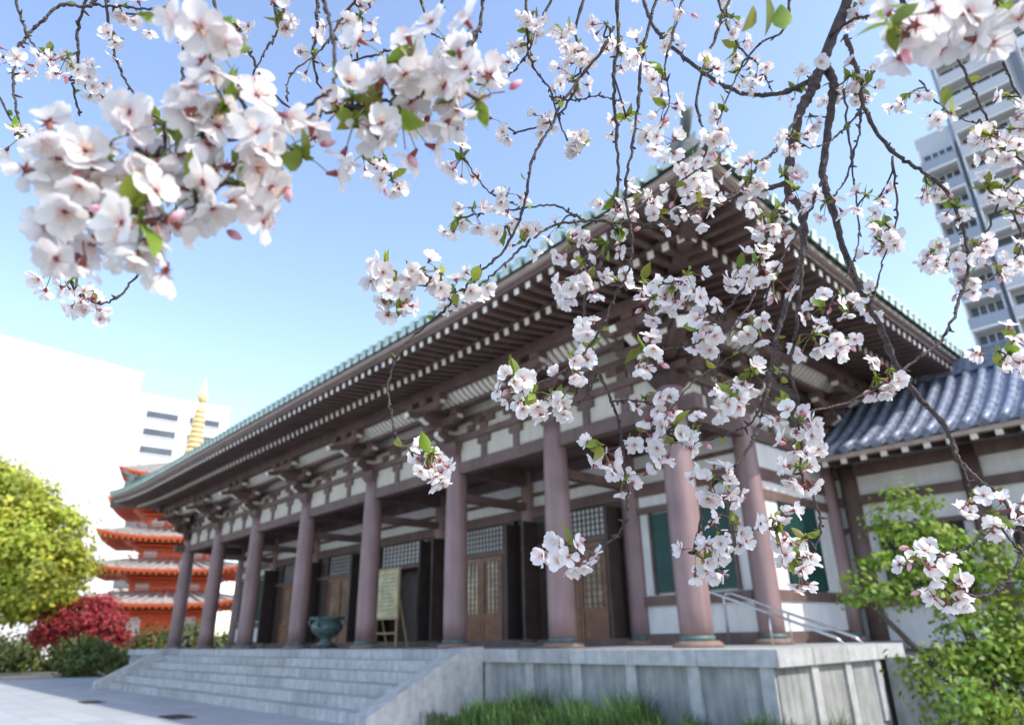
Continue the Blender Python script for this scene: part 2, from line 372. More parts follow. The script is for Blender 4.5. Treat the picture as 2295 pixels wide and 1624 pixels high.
# ---------- pagoda
pg=empty('five_story_pagoda',(-30.0,61.5,-.7),R(20))
RED=mat('vermilion',(.72,.13,.045),.5,.1); PGT=mat('pagoda_tile',(.36,.33,.31),.5,.2,3); GOLD=mat('gold',(.85,.66,.32),.4,.1,metal=.1)
m=MB(); m.box((-5,-5,0),(5,5,1.0),3)
E=[4.9,7.5,10.1,12.7,15.3]
for i,e in enumerate(E):
    hw=3.1-.22*i; z0=1.0 if i==0 else E[i-1]+.8; RW=6.2-.3*i
    m.box((-hw,-hw,z0),(hw,hw,e+.4),0)
    for sx in (-1,1):
        for k in range(3):
            x=-hw*.66+k*hw*.66
            m.box((x-.5,sx*(hw+.02)-.02,z0+.5),(x+.5,sx*(hw+.02)+.02,e-.8),1 if k!=1 else 0)
            m.box((sx*(hw+.02)-.02,x-.5,z0+.5),(sx*(hw+.02)+.02,x+.5,e-.8),1 if k!=1 else 0)
    for q in (0,1,2):
        g=hw+.25+.45*q; z=e-.75+.3*q; m.box((-g,-g,z),(g,g,z+.14),0)
    if i:
        g=hw+.7
        for z in (z0+.1,z0+.55):
            for sx in (-1,1): m.box((-g,sx*g-.05,z),(g,sx*g+.05,z+.09),0); m.box((sx*g-.05,-g,z+.01),(sx*g+.05,g,z+.08),0)
    top=hw+.2 if i<4 else .3; rise=.95 if i<4 else 2.2
    for r4 in range(4):
        ro=Matrix.Rotation(r4*math.pi/2,3,'Z'); n=12; K=4; vs=[]; vb=[]
        for k in range(K+1):
            t=k/K; rr=RW+(top-RW)*t
            for j in range(n+1):
                u_=-1+2*j/n; up=.5*abs(u_)**3*(1-t)
                vs.append(ro@Vector((u_*rr,rr,e+.12+rise*(t**1.3)+up)))
                r2=RW-.1+(hw-RW)*t; vb.append(ro@Vector((u_*r2,r2,e-.12+.3*t+up)))
        fs=[(k*(n+1)+j,k*(n+1)+j+1,(k+1)*(n+1)+j+1,(k+1)*(n+1)+j) for k in range(K) for j in range(n)]
        m.add(vs,fs,2); m.add(vb,fs,0)
        m.add([v for j in range(n+1) for v in (vs[j],vb[j])],[(2*j,2*j+1,2*j+3,2*j+2) for j in range(n)],0)
        for j in range(26):
            x=-RW*.95+RW*1.9*j/25; up=.5*abs(x/RW)**3
            m.beam(ro@Vector((x*.9,hw,e+.1)),ro@Vector((x,RW-.3,e-.2+up)),.1,.14,0,4)
            if j%2==0: m.beam(ro@Vector((x,RW-.02,e+.16+up)),ro@Vector((x*top/RW,top,e+.2+rise)),.16,.12,2)
m.tube([(0,0,17.3),(0,0,17.9)],[.9,.8],10,4); m.tube([(0,0,17.9),(0,0,24.6)],[.3,.2],8,4)
for k in range(9): m.tube([(0,0,18.5+k*.5),(0,0,18.85+k*.5)],.8-.045*k,12,4)
m.tube([(0,0,23.4),(0,0,24.0),(0,0,24.5),(0,0,26)],[.2,.55,.35,.03],10,4)
m.obj('storeys_roofs_and_spire',[RED,WHITE,PGT,STONE,GOLD],pg)

# ---------- city buildings
WB=mat('white_render',(.78,.78,.78),.7,.03,.3); GW=mat('window_grey',(.07,.085,.1),.2,.3,.5)
LG=mat('light_grey_wall',(.5,.52,.55),.7,.05,.3); BG=mat('blue_grey_wall',(.3,.34,.4),.7,.08,.3)
def slabbuilding(name,a,b,h,depth,parts,body=True):
    a=Vector(a); b=Vector(b); L=(b-a).length; ang=math.atan2(b.y-a.y,b.x-a.x)
    e=empty(name,(a.x,a.y,0),ang); m=MB()
    if body: m.box((0,0,0),(L,depth,h),0); m.box((-.15,-.15,h),(L+.15,depth+.15,h+.6),0)
    parts(m,L,h); m.obj('facade',[WB,GW,LG,BG],e)
def pA(m,L,h):
    for z in range(3,int(h)-2,4):
        m.box((1,-.03,z),(L-1,.03,z+.05),2)
    for k in range(5): m.box((3+k*7.5,-.04,2),(3.06+k*7.5,.03,h-2),2)
slabbuilding('white_office_building',(-78,46),(-48.9,83),34,22,pA)
def pB(m,L,h):
    for z in np.arange(3,h-2,2.75):
        for k in range(3):
            x=L*(.08+.315*k); m.box((x,-.06,z),(x+L*.23,.05,z+1.15),1); m.box((x-.1,-.25,z-.12),(x+L*.23+.1,-.05,z),0)
slabbuilding('white_hotel_building',(-62,93),(-46.5,105),36.3,15,pB)
def pC(m,L,h):
    m.box((0,0,0),(3.6,14,52),2); m.box((3.6,-.01,0),(L,16,h),0); m.box((3.5,-.15,h),(L+.15,16.15,h+.6),0)
    for fl in range(int(h/3.1)):
        z=fl*3.1+.3
        for k,(x0,x1) in enumerate(((.5,3.2),(4.2,9.6),(11.4,16.4),(18.6,25))):
            if x1>L or (k==0 and z>49): continue
            m.box((x0,-.05,z+.1),(x1,.02,z+2.6),1)
            m.box((x0-.3,-1.5,z-.25),(x1+.3,-.05,z-.02),0)
            m.box((x0-.3,-1.55,z-.02),(x1+.3,-1.42,z+1.1),(3,2,0,2)[k])
            m.box((x0-.3,-1.42,z-.02),(x0-.15,-.05,z+2.8),0); m.box((x1+.15,-1.42,z-.02),(x1+.3,-.05,z+2.8),2)
            for j in range(1,4): xx=x0+(x1-x0)*j/4; m.box((xx-.05,-.09,z+.1),(xx+.05,-.04,z+2.6),0)
        for k in range(4): m.box((-.06,2+k*3.2,z+.8),(.03,4+k*3.2,z+2.1),1) if z<49 else None
    for x in (3.7,10.5,17.6): m.box((x-.25,-.3,0),(x+.25,-.02,h),3)
slabbuilding('apartment_tower',(45.5,61),(64,42),66,16,pC,False)

# ---------- ground
def sheet(name,x0,y0,x1,y1,z,m):
    b=MB(); b.add([(x0,y0,z),(x1,y0,z),(x1,y1,z),(x0,y1,z)],[(0,1,2,3)]); return b.obj(name,[m])
sheet('ground',-900,-900,900,900,-.01,mat('earth',(.2,.19,.16),.9,.2,.5))
pv=mat('paving',(.5,.5,.5),.75,.1,1)
nt=pv.node_tree; bk=nt.nodes.new('ShaderNodeTexBrick'); bk.inputs['Scale'].default_value=1.0; bk.inputs['Mortar Size'].default_value=.008; bk.inputs['Brick Width'].default_value=1.2; bk.inputs['Row Height'].default_value=.6
bk.inputs['Color1'].default_value=(.4,.41,.42,1); bk.inputs['Color2'].default_value=(.34,.35,.36,1); bk.inputs['Mortar'].default_value=(.2,.2,.2,1)
nt.links.new(nt.nodes['Texture Coordinate'].outputs['Object'],bk.inputs['Vector']); nt.links.new(bk.outputs['Color'],nt.nodes['Principled BSDF'].inputs['Base Color'])
sheet('courtyard_paving',-6,1.3,34,18,-.004,pv).matrix_world=hall_M
for x,y in ((-11.4,20),(-7.1,15.7)):
    g=MB(); g.box((-.45,-.25,-.003),(.45,.25,.006),0)
    for k in range(9): g.box((-.4+k*.1,-.22,.006),(-.36+k*.1,.22,.012),1)
    g.obj('drain_cover',[DARK,WDK]).matrix_world=Matrix.Translation((x,y,0))@Matrix.Rotation(R(132.6),4,'Z')

# ---------- foliage
def leafmesh(name,P,Nrm,size,col,mats,parent,aspect=1.6):
    n=len(P); a=rng.normal(size=(n,3)); a-= (a*Nrm).sum(1)[:,None]*Nrm; a/=np.linalg.norm(a,axis=1)[:,None]; b=np.cross(Nrm,a)
    s=size*rng.uniform(.6,1.3,n)[:,None]
    V=np.stack([P-a*s*aspect/2,P+b*s/2+Nrm*s*.1,P+a*s*aspect/2,P-b*s/2+Nrm*s*.1],1).reshape(-1,3)
    me=bpy.data.meshes.new(name); me.vertices.add(4*n); me.vertices.foreach_set('co',V.ravel()); me.loops.add(4*n); me.loops.foreach_set('vertex_index',np.arange(4*n))
    me.polygons.add(n); me.polygons.foreach_set('loop_start',np.arange(n)*4); me.polygons.foreach_set('loop_total',np.full(n,4)); me.update()
    ca=me.color_attributes.new('col','FLOAT_COLOR','POINT'); C=np.ones((4*n,4)); C[:,:3]=np.repeat(col,4,0); ca.data.foreach_set('color',C.ravel())
    for m in mats: me.materials.append(m)
    o=bpy.data.objects.new(name,me); S.collection.objects.link(o); o.parent=parent; return o
def crown(parent,lobes,nclump,per,leaf,mt,spread=.3):
    PP=[];NN=[];CC=[]
    vol=np.array([l[3]**2 for l in lobes]); vol=vol/vol.sum()
    for i in range(nclump):
        l=lobes[rng.choice(len(lobes),p=vol)]; d=rng.normal(size=3); d/=np.linalg.norm(d)
        r=l[3]*rng.uniform(.45,1.05)**.6; c=np.array(l[:3])+d*r*np.array([1,1,l[4] if len(l)>4 else .8])
        sp=spread*l[3]**.5*rng.uniform(.6,1.3); q=rng.normal(size=(per,3))*sp*np.array([1,1,.6]); nn=q+rng.normal(size=(per,3))*sp*.7+d*sp+np.array([0,0,sp]); nn/=np.linalg.norm(nn,axis=1)[:,None]
        PP.append(c+q); NN.append(nn); t=rng.uniform(.6,1.3); CC.append(np.repeat([[t*rng.uniform(.9,1.25),t,t*.8]],per,0)*rng.uniform(.8,1.2,(per,1)))
    leafmesh('foliage',np.concatenate(PP),np.concatenate(NN),leaf,np.concatenate(CC),[mt],parent)
BARK=mat('bark',(.07,.055,.05),.85,.35,20,.6,60)
def trunk(parent,segs):
    t=MB()
    for pts,rs in segs: t.tube(pts,rs,9,0)
    t.obj('trunk_and_limbs',[BARK],parent)
GL=mat('leaf_yellowgreen',(.4,.47,.07),.6,.2,1,attr='col',trans=.45)
e=empty('camphor_tree',(-29,37,0))
trunk(e,[([(0,0,0),(.2,0,2),(0,.2,4),(.4,0,7)],[.5,.4,.32,.15]),([(.1,0,2.5),(1.8,.3,4),(3,.2,6)],[.25,.18,.08]),([(0,0,3),(-2,-.5,5),(-3,0,7)],[.25,.18,.08])])
crown(e,[(.5,0,8,3.2),(3.2,0,7,2.2),(4.7,-.3,5.2,1.9),(-3.5,0,7.5,3),(2.2,1,4.4,2.2),(-1,0,10,1.8),(-4,-1,5,2.6),(.3,0,9.6,1.6),(4.2,0,3.7,1.3)],860,50,.19,GL,.33)
e=empty('red_maple_tree',(-22.9,38,0))
trunk(e,[([(0,0,0),(.1,0,1.2),(-.3,0,2.4)],[.14,.1,.05]),([(.05,0,.9),(.8,0,2.2)],[.08,.04]),([(.05,0,1),(-1.2,0,2.3)],[.07,.03])])
crown(e,[(0,0,2.9,1.25,.6),(1.2,0,2.4,.9,.6),(-1.2,0,2.5,1.0,.6),(.7,0,3.4,.7,.6),(-2.0,0,1.9,.7,.6),(1.9,0,1.8,.6)],300,36,.11,mat('leaf_red',(.36,.04,.055),.6,.3,2,attr='col',trans=.35),.28)
DG=mat('leaf_darkgreen',(.09,.13,.03),.6,.25,2,attr='col',trans=.25)
e=empty('round_shrub',(-20.6,35.5,0)); trunk(e,[([(0,0,0),(0,0,.8)],[.06,.04])])
crown(e,[(0,0,.8,.95,.9),(-1,.2,.6,.8),(1.1,.4,.5,.7)],170,40,.09,DG,.22)
e=empty('hedge',(-30,44,0)); crown(e,[(-14+2.2*i,0,.8+.3*(i%3),1.5) for i in range(13)],700,34,.16,DG,.35)
e=empty('background_trees',(-13,58,0)); trunk(e,[([(x,0,0),(x,0,4)],[.25,.12]) for x in (-8,0,7)])
crown(e,[(-7,0,3,2.3),(-3,1,3.6,2.8),(1,0,4.5,3.2),(6,0,4.6,3.4),(11,0,5,3.5)],500,36,.24,DG,.4)
SG=mat('leaf_green',(.2,.32,.045),.5,.2,3,attr='col',trans=.4)
e=empty('garden_shrub',(4.9,7.9,0))
trunk(e,[([(0,0,0),(.1,0,.8),(0,.1,1.6),(-.3,0,2.6)],[.09,.07,.05,.02]),([(0,0,.5),(-.8,.1,1.5),(-1.1,.1,1.9)],[.04,.03,.01]),([(0,0,.4),(.8,.1,1.4)],[.05,.02]),([(.05,.1,1.6),(.4,0,2.1)],[.03,.01])])
crown(e,[(-.35,.1,2.6,.36,1),(-.2,0,2.2,.4,1),(-1.0,.1,1.8,.28,.6),(-.5,0,1.75,.3,.8),(.35,0,2.1,.34,.8),(.1,0,1.3,.42,.9),(.75,0,1.4,.5,1),(-.25,0,.85,.5,.9),(.5,-.1,.6,.6,.9),(1.3,0,1.0,.6,1),(-.75,.1,2.15,.2,.5),(.85,0,1.95,.22,.6),(.1,-.2,.9,.5,1)],520,22,.048,SG,.15)
# grass bed
b=MB(); b.box((-3.2,1.25,-.01),(3.6,2.5,.14),0)
b.obj('planting_bed',[mat('soil',(.06,.06,.035),.95,.3,8,.5,30)]).matrix_world=hall_M
gr=MB(); n=0
for i in range(560):
    cx=random.uniform(-3.1,3.75); cy=random.uniform(1.32,2.7); hgt=(.22+.2*math.sin(cx*1.9+1)*math.sin(cx*.8+2)+.08*math.sin(cx*6+cy*4))*random.uniform(.5,1.35)+.06
    for k in range(15):
        x=cx+random.gauss(0,.07); y=cy+random.gauss(0,.07); a=random.uniform(0,6.28); l=random.uniform(.2,.9)*hgt; h=hgt*random.uniform(.6,1.2); wd=.006
        dx,dy=math.cos(a),math.sin(a); px,py=-dy*wd,dx*wd
        gr.add([(x-px,y-py,.0),(x+px,y+py,.0),(x+dx*l*.35+px,y+dy*l*.35+py,.13+h*.6),(x+dx*l*.35-px,y+dy*l*.35-py,.13+h*.6),(x+dx*l,y+dy*l,.13+h)],[(0,1,2,3),(3,2,4)])
gr.obj('grass',[mat('grass_blade',(.055,.12,.025),.5,.6,2,trans=.3)]).matrix_world=hall_M

# ---------- cherry tree: limb and blossom points are image positions cast from the camera to chosen depths
ct=empty('cherry_tree')
ST=Matrix.Translation((0,0,1.42))@Matrix.Rotation(R(112.1),4,'X')@Matrix.Rotation(R(-1.1),4,'Z')
def site(u,v,d): return ST@Vector(((u-1147)/1511*d,(812-v)/1511*d,-d))
B="""1.35 1.0 20 4;1925 -160 1905 -20 1850 120 1820 200 1790 260 1765 420 1795 470 1800 560 1770 660 1745 740 1715 880 1700 960 1650 1040 1590 1100 1555 1240
1.3 .95 15 3.5;1850 150 1868 190 1862 250 1850 330 1845 400 1870 480 1890 560 1930 650 1975 740 2010 820 2050 880 2120 960 2150 1030 2200 1080 2240 1110 2285 1180 2290 1240 2250 1310 2200 1335 2150 1325
1.3 1.5 9 5;1840 150 1800 190 1740 210 1680 212 1620 190 1560 150 1500 100 1460 50 1430 -40
1.2 .9 9 3;1765 410 1700 425 1640 440 1580 470 1500 500 1440 510 1380 535 1340 600 1310 680 1315 760 1340 830 1370 900 1390 960 1400 1040 1405 1120 1395 1180 1360 1215 1270 1240
1.1 .9 5 3;1500 500 1400 500 1310 495 1230 510 1170 555 1120 600 1070 640 1020 650 940 640 880 650
1.1 1.1 6 5;1380 -60 1385 80 1375 180 1380 280 1385 400 1378 500
1.0 .95 5.5 3;1485 -60 1440 120 1430 230 1415 340 1400 430 1415 520 1410 600 1380 660 1345 740 1290 810 1230 850 1160 868
1.1 .9 5.5 3;1375 60 1350 110 1280 200 1230 290 1195 350 1180 430 1160 500 1120 570 1060 620 1000 690 940 740 895 790 870 860 880 950 905 1000 960 1030
1.05 1.05 4 2;1020 200 1010 240 1030 330 1070 400 1110 440 1160 460
.6 .48 6 4;1075 60 1030 140 960 200 880 222 810 235 740 250 660 270 590 278 520 310 430 340 350 350 250 400
.6 .45 6 4;705 -60 740 60 750 180 700 230 600 310 540 365 480 430 400 480 340 492
1.1 .95 6 3;250 -70 200 12 140 10 90 50 45 100 30 160 35 240 60 310 120 330
1.1 .9 6 3;330 -60 375 -10 410 110 405 220 395 330 400 440 370 540 320 600 270 660 220 680 170 650
1.1 1.1 5 3;235 -60 245 80 275 170 320 240 350 290
1.1 1.1 5 3;220 -60 175 60 175 130 165 200 178 260
1.1 1.1 5 3;400 -60 380 10 330 20 270 15 200 12
1.1 1.1 6 2;705 -60 712 60 700 120 720 200 760 240 850 330 880 410
1.1 1.0 5 2;840 -60 760 50 720 110 650 170 640 220
1.15 1.1 5 2;600 -60 620 60 590 120 540 220
1.15 1.1 5 2;930 -60 960 60 1000 90 1060 100
1.05 1.05 6 3;1085 -60 1075 60 1040 130 1020 200
1.3 1.2 6 3;1860 80 1910 45 1960 40 2030 70
1.2 1.1 7 3;1980 -60 2060 60 2130 110 2180 200 2230 300 2310 380
1.25 1.0 8 3.5;1895 80 1920 160 1935 240 1990 330 2060 380 2120 430 2160 520 2170 600 2145 690 2110 760 2060 800 1990 850 1900 900 1790 925
1.2 1.2 5 3;2150 -60 2190 60 2240 120 2275 200 2320 260
1.2 1.1 3 2;2060 180 2110 240 2200 280 2310 290
1.15 1.1 5 2;1930 240 1925 300 1895 400 1870 440
1.15 1.1 4 2;2000 350 2010 480 1985 560 1965 640 1950 690
1.1 .95 5 2;1765 440 1720 520 1700 600 1690 660 1640 740 1610 800 1600 850
1.2 1.1 6 3;1790 260 1740 330 1700 370 1640 440 1570 470
1.0 .95 7 3;1800 560 1790 680 1780 760 1770 830 1790 910 1800 960 1795 1060 1830 1130 1835 1200 1795 1290
.98 .95 4 2;1715 880 1690 940 1650 965 1600 980 1530 985 1480 960
.98 .95 4 2;1700 850 1660 870 1640 900
1.0 .92 4 2;1700 600 1640 680 1600 720 1560 770 1500 780 1440 800
1.2 1.1 4 2;1890 200 1905 330 1915 420 1925 520 1905 600 1850 700
1.2 1.2 5 2;1180 -60 1180 50 1190 140 1230 200 1265 300 1300 345
1.2 1.2 5 2;1260 -60 1200 80 1160 150 1090 200
1.2 1.2 3 2;1230 215 1290 225 1340 215 1400 235
1.25 1.2 5 2;1590 -60 1640 80 1700 150 1730 205
1.2 1.2 5 2;1770 -60 1760 60 1700 100 1650 170 1600 300
1.05 1.0 4 2;2140 1010 2170 1080 2200 1150 2260 1180
.98 .95 4 2;2290 1240 2230 1180 2160 1230 2090 1250 2040 1275
1.2 1.1 4 2;2310 380 2250 430 2200 540 2130 590 2080 570
1.2 1.1 4 2;2250 430 2290 540 2250 600 2190 640 2140 660
1.2 1.0 3 2;2290 540 2320 720 2280 770 2240 810
1.1 1.0 5 2;1545 -60 1520 40 1490 140 1500 230 1460 320
1.1 1.0 4 2;1310 560 1330 620 1380 640 1450 640 1540 630
.98 .92 4 2;1740 800 1760 900 1790 960
.98 .94 3 2;1570 1160 1620 1190 1700 1185 1750 1190
1.1 1.05 4 2;1600 300 1560 380 1500 420 1430 460
.7 .5 5 4;2330 -60 2220 20 2100 60 2010 80
1.0 .95 4 2;1340 830 1300 900 1240 900 1190 890
1.0 .95 4 2;1370 900 1430 900 1480 920 1440 980 1360 1010
1.1 1.1 4 2;1310 495 1240 460 1150 470 1060 480
1.2 1.15 5 2;20 -60 60 80 110 130
1.1 1.05 5 2;-60 100 20 260 80 330
1.2 1.15 5 3;1010 -60 980 30 940 90 850 120 780 140
1.15 1.1 5 3;470 -60 490 40 560 120 600 200 720 290
1.2 1.2 5 3;1330 -60 1290 60 1300 160 1250 260 1150 300
1.2 1.15 5 3;1660 -60 1610 60 1560 220 1590 340 1540 430
1.1 1.0 5 2;1845 400 1800 500 1740 600 1680 760 1560 850 1500 920
1.15 1.05 4 2;1935 240 1880 300 1820 330 1760 300"""
C="""110 330 200 340 150 420 240 430 120 500 200 510 280 570 330 400 300 470 140 560 400 380 450 470 470 260 480 160 440 70 540 410 600 430 640 400 700 410 560 200 800 330 820 300 790 260 860 130 960 150 1020 150 1050 220 960 220 930 190 1090 270 900 310 450 300 360 290 560 470 180 460 90 430 270 500 2010 70 2070 50 2130 60 2190 30 2250 20 2100 110 2280 60
130 640 190 690 100 610 60 150 110 130 40 330 880 430 850 400 880 640 850 690 900 700 940 620 990 610 1020 660 1060 650 870 600 1050 480 1010 510 1120 520 1130 460 1160 540 1280 330 1310 350 1300 100 1250 90 1190 100 1220 270 1440 120 1460 320 1500 330 1470 180 1590 310 1640 120 1700 160 1640 260 1390 460 1430 470 1290 600 1260 640 1330 650 1380 640 1440 640 1540 640 1510 680 1560 690 1650 610 1700 600 1740 640 1470 700 1300 750 1270 800 1330 790 1150 850 1150 910 1190 920 1240 880 1250 930 1430 800 1460 810 1560 730 1600 760 1650 860 1680 840 1640 900 1440 920 1480 910 1520 960 1560 950 1460 990 1500 1030 1330 1020 1350 1050 1420 1080 960 1050 990 1040 950 1080 1250 1240 1230 1260 1280 1250 1600 1100 1640 1110 1580 1080 1570 1270 1620 1240 1600 1290 1650 1200 1750 930 1790 960 1800 1000 1820 1060 1780 1070 1740 1170 1790 1210 1760 1260 1800 1300 1740 1230 1900 700 1850 710 1950 690 1840 770 1880 790 1960 850 1990 840 1700 740 2190 1130 2230 1170 2270 1150 2080 1260 2130 1290 2060 1270 2100 1340 2140 1330 1970 510 1960 540 2100 290 2180 330 2220 320 2280 350 2250 430 2290 470 2190 560 2130 600 2100 570 2180 640 2240 620 2280 590 2240 800 2280 820 2290 770 1920 170 1960 200 2030 230 1290 150 1090 200 1120 290 1560 380 1620 380 1680 370 1520 440 1570 460 1500 250 1180 80 640 50 540 60 510 100 790 90 820 60 1790 310 1020 380 1260 560 1350 560"""
br=MB(); smp=[]
OH=[Vector(v) for v in ((2.4,-1.0,2.6),(1.6,.1,2.95),(1.0,.75,2.95),(.4,.95,2.85),(-.3,.95,2.75),(-1.0,.85,2.7),(-1.5,.75,2.65))]
def cr(P,n):
    P=[P[0]*2-P[1]]+P+[P[-1]*2-P[-2]]; out=[]
    for i in range(1,len(P)-2):
        for k in range(n):
            t=k/n; a,b_,c_,d_=P[i-1:i+3]
            out.append(.5*((2*b_)+(c_-a)*t+(2*a-5*b_+4*c_-d_)*t*t+(3*b_-a-3*c_+d_)*t**3))
    out.append(P[-2]); return out
OHs=cr(OH,8)
br.tube(OHs,[.05-.035*i/(len(OHs)-1) for i in range(len(OHs))],9,0)
br.tube(cr([Vector(v) for v in ((2.75,-1.5,-.05),(2.7,-1.45,.7),(2.5,-1.25,1.6),(2.4,-1.0,2.6),(2.7,-.9,3.6),(2.5,-.4,4.6))],4),[.24-.009*i for i in range(21)],12,0)
br.tube(cr([Vector(v) for v in ((2.45,-1.1,2.2),(1.6,-1.2,3.2),(.6,-1.0,3.9))],5),[.09-.006*i for i in range(11)],8,0)
for l in B.split('\n'):
    h,q=l.split(';'); d0,d1,r0,r1=map(float,h.split()); q=list(map(float,q.split())); n=len(q)//2; P=[]
    for i in range(n):
        t=i/(n-1); d=d0+(d1-d0)*t
        P.append(site(q[2*i],q[2*i+1],d))
    K=9 if n>4 else 11
    pts=cr(P,K); ph=random.uniform(0,6); N_=len(pts); rr=[]
    for j,pt in enumerate(pts):
        t=j/(N_-1); a=j/K; i=min(int(a),n-2); f_=a-i; d=d0+(d1-d0)*t
        r=(r0+(r1-r0)*t**.8)/2*d/1511*1.32
        rr.append(r*(1+random.uniform(-.1,.16)+(.35 if random.random()<.14 else 0)))
        if 0<j<N_-1: pts[j]=pt+Vector((random.gauss(0,1),random.gauss(0,1),random.gauss(0,1)))*.001
        smp.append((q[2*i]*(1-f_)+q[2*i+2]*f_,q[2*i+1]*(1-f_)+q[2*i+3]*f_,d,pts[j].copy(),r))
        if random.random()<.22 and j<N_-1:
            dv=Vector((random.gauss(0,1),random.gauss(0,1),random.gauss(0,1))).normalized(); br.tube([pt,pt+dv*(r+.003),pt+dv*(r+random.uniform(.004,.01))],[.0018,.0019,.0009],5,0)
    if q[1]<=-50:
        o_=min(OHs,key=lambda x:(x-P[0]).length); ext=cr([o_,o_.lerp(P[0],.5)+Vector((0,0,.04)),P[0]],4)[:-1]; pts=ext+pts; rr=[rr[0]*1.1]*len(ext)+rr
    br.tube(pts,rr,8,0)

# flower parts
VV=[];FF=[];MM=[];TT=[]; cnt=[0]
def addm(V,Fs,mi,T):
    o=cnt[0]; VV.append(np.asarray(V,float)); TT.append(np.asarray(T,float)); FF.extend([tuple(o+k for k in f) for f in Fs]); MM.extend([mi]*len(Fs)); cnt[0]+=len(V)
rows=[(.05,.07),(.17,.28),(.36,.66),(.6,.95),(.82,.88),(1.0,.45)]
def frame(nrm):
    nrm=nrm/np.linalg.norm(nrm); a=np.cross(nrm,rng.normal(size=3)); a/=np.linalg.norm(a); return a,np.cross(nrm,a),nrm
def flower(c,nrm,size,cup):
    a,b_,n_=frame(nrm); pk=rng.uniform(0,1)**3
    for k in range(5):
        if rng.random()<.04: continue
        th=2*math.pi*k/5+rng.normal()*.1; er=math.cos(th)*a+math.sin(th)*b_; et=-math.sin(th)*a+math.cos(th)*b_
        L=size*rng.uniform(.9,1.08); wd=L*.45*rng.uniform(.88,1.12); cp=cup+rng.normal()*.2; tw=rng.normal()*.25; curl=rng.uniform(-.35,.3); V=[];T=[]
        for (r,wf) in rows:
            for s_ in (-1,-.5,0,.5,1):
                rad=r-(.13*(1-abs(s_)*1.4) if r==1.0 and abs(s_)<.6 else 0)-(.07*abs(s_) if r>.8 else 0)
                ang=cp*(.5+.5*r)+curl*max(0,r-.55); h=rad*math.sin(ang)+.12*abs(s_)**1.5*wf+tw*s_*r*.35+rng.normal()*.012; rad2=rad*math.cos(ang)
                V.append(c+L*rad2*er+wd*wf*s_*et+L*h*n_)
                g=min(1,max(0,(r-.05)/.24)); base=np.array([.9,.5,.56])*(1-g)+np.array([1,.99,.985])*g; base=base*(1-.08*pk*np.array([0,1,.75])*(r>.5)); T.append(base)
        addm(V,[(i*5+j,i*5+j+1,i*5+j+6,i*5+j+5) for i in range(5) for j in range(4)],0,T)
    for k in range(12):
        th=rng.uniform(0,6.28); t=rng.uniform(.15,.7); dv=math.cos(th)*a*t+math.sin(th)*b_*t+n_; dv/=np.linalg.norm(dv); l=size*rng.uniform(.35,.55); sd=np.cross(dv,a); sd/=np.linalg.norm(sd); w_=size*.012; e_=c+dv*l
        addm([c-sd*w_,c+sd*w_,e_+sd*w_,e_-sd*w_],[(0,1,2,3)],0,[[.95,.75,.72]]*4)
        w_=size*.04; q=np.cross(dv,sd); addm([e_-sd*w_,e_+q*w_,e_+sd*w_,e_-q*w_],[(0,1,2,3)],3,[[1,1,1]]*4)
    V=[];K=5
    for (h,r) in ((.05,.1),(-.0,.15),(-.2,.12),(-.42,.06)):
        for k in range(K): th=2*math.pi*k/K; V.append(c+n_*h*size+(math.cos(th)*a+math.sin(th)*b_)*r*size)
    addm(V,[(i*K+k,i*K+(k+1)%K,(i+1)*K+(k+1)%K,(i+1)*K+k) for i in range(3) for k in range(K)]+[(0,1,2,3,4)],1,[[1,1,1]]*len(V))
    for k in range(5):
        th=2*math.pi*(k+.5)/5; er=math.cos(th)*a+math.sin(th)*b_; et=-math.sin(th)*a+math.cos(th)*b_; o_=c-n_*.03*size
        addm([o_+er*.1*size-et*.07*size,o_+er*.1*size+et*.07*size,o_+er*.4*size-n_*.06*size],[(0,1,2)],1,[[1,1,1]]*3)
def bud(c,nrm,size):
    a,b_,n_=frame(nrm); V=[];K=6;T=[]
    for (h,r,m_) in ((-.1,.08,0),(.1,.22,0),(.4,.28,1),(.7,.2,1),(.92,.04,1)):
        for k in range(K): th=2*math.pi*k/K; V.append(c+n_*h*size+(math.cos(th)*a+math.sin(th)*b_)*r*size); T.append([1,.7,.78] if m_ else [.8,.3,.35])
    addm(V,[(i*K+k,i*K+(k+1)%K,(i+1)*K+(k+1)%K,(i+1)*K+k) for i in range(4) for k in range(K)],0,T)
def stalk(p,q,r,mi):
    d=q-p; a=np.cross(d,[.3,.2,1]); a/=np.linalg.norm(a); b_=np.cross(d,a); b_/=np.linalg.norm(b_); mid=(p+q)/2+np.array([0,0,.003]); V=[]
    for c_ in (p,mid,q):
        for k in range(4): th=k*math.pi/2; V.append(c_+(math.cos(th)*a+math.sin(th)*b_)*r)
    addm(V,[(i*4+k,i*4+(k+1)%4,i*4+4+(k+1)%4,i*4+4+k) for i in range(2) for k in range(4)],mi,[[1,1,1]]*12)
def leaf(p,d,l):
    d=d/np.linalg.norm(d); s_=np.cross(d,rng.normal(size=3)); s_/=np.linalg.norm(s_); n_=np.cross(s_,d); V=[]
    t0=rng.uniform(.7,1.25); br_=rng.uniform(0,.4); 
    for (t,w_) in ((0,.03),(.15,.16),(.4,.27),(.65,.22),(.85,.1),(1,.0)):
        z=-.25*t*t*l
        for s2 in (-1,0,1): V.append(p+d*t*l+s_*s2*w_*l+n_*(z+abs(s2)*w_*l*.35))
    addm(V,[(i*3+j,i*3+j+1,i*3+j+4,i*3+j+3) for i in range(5) for j in range(2)],2,[[t0*(1+br_),t0*(1-br_*.4),t0]]*18)
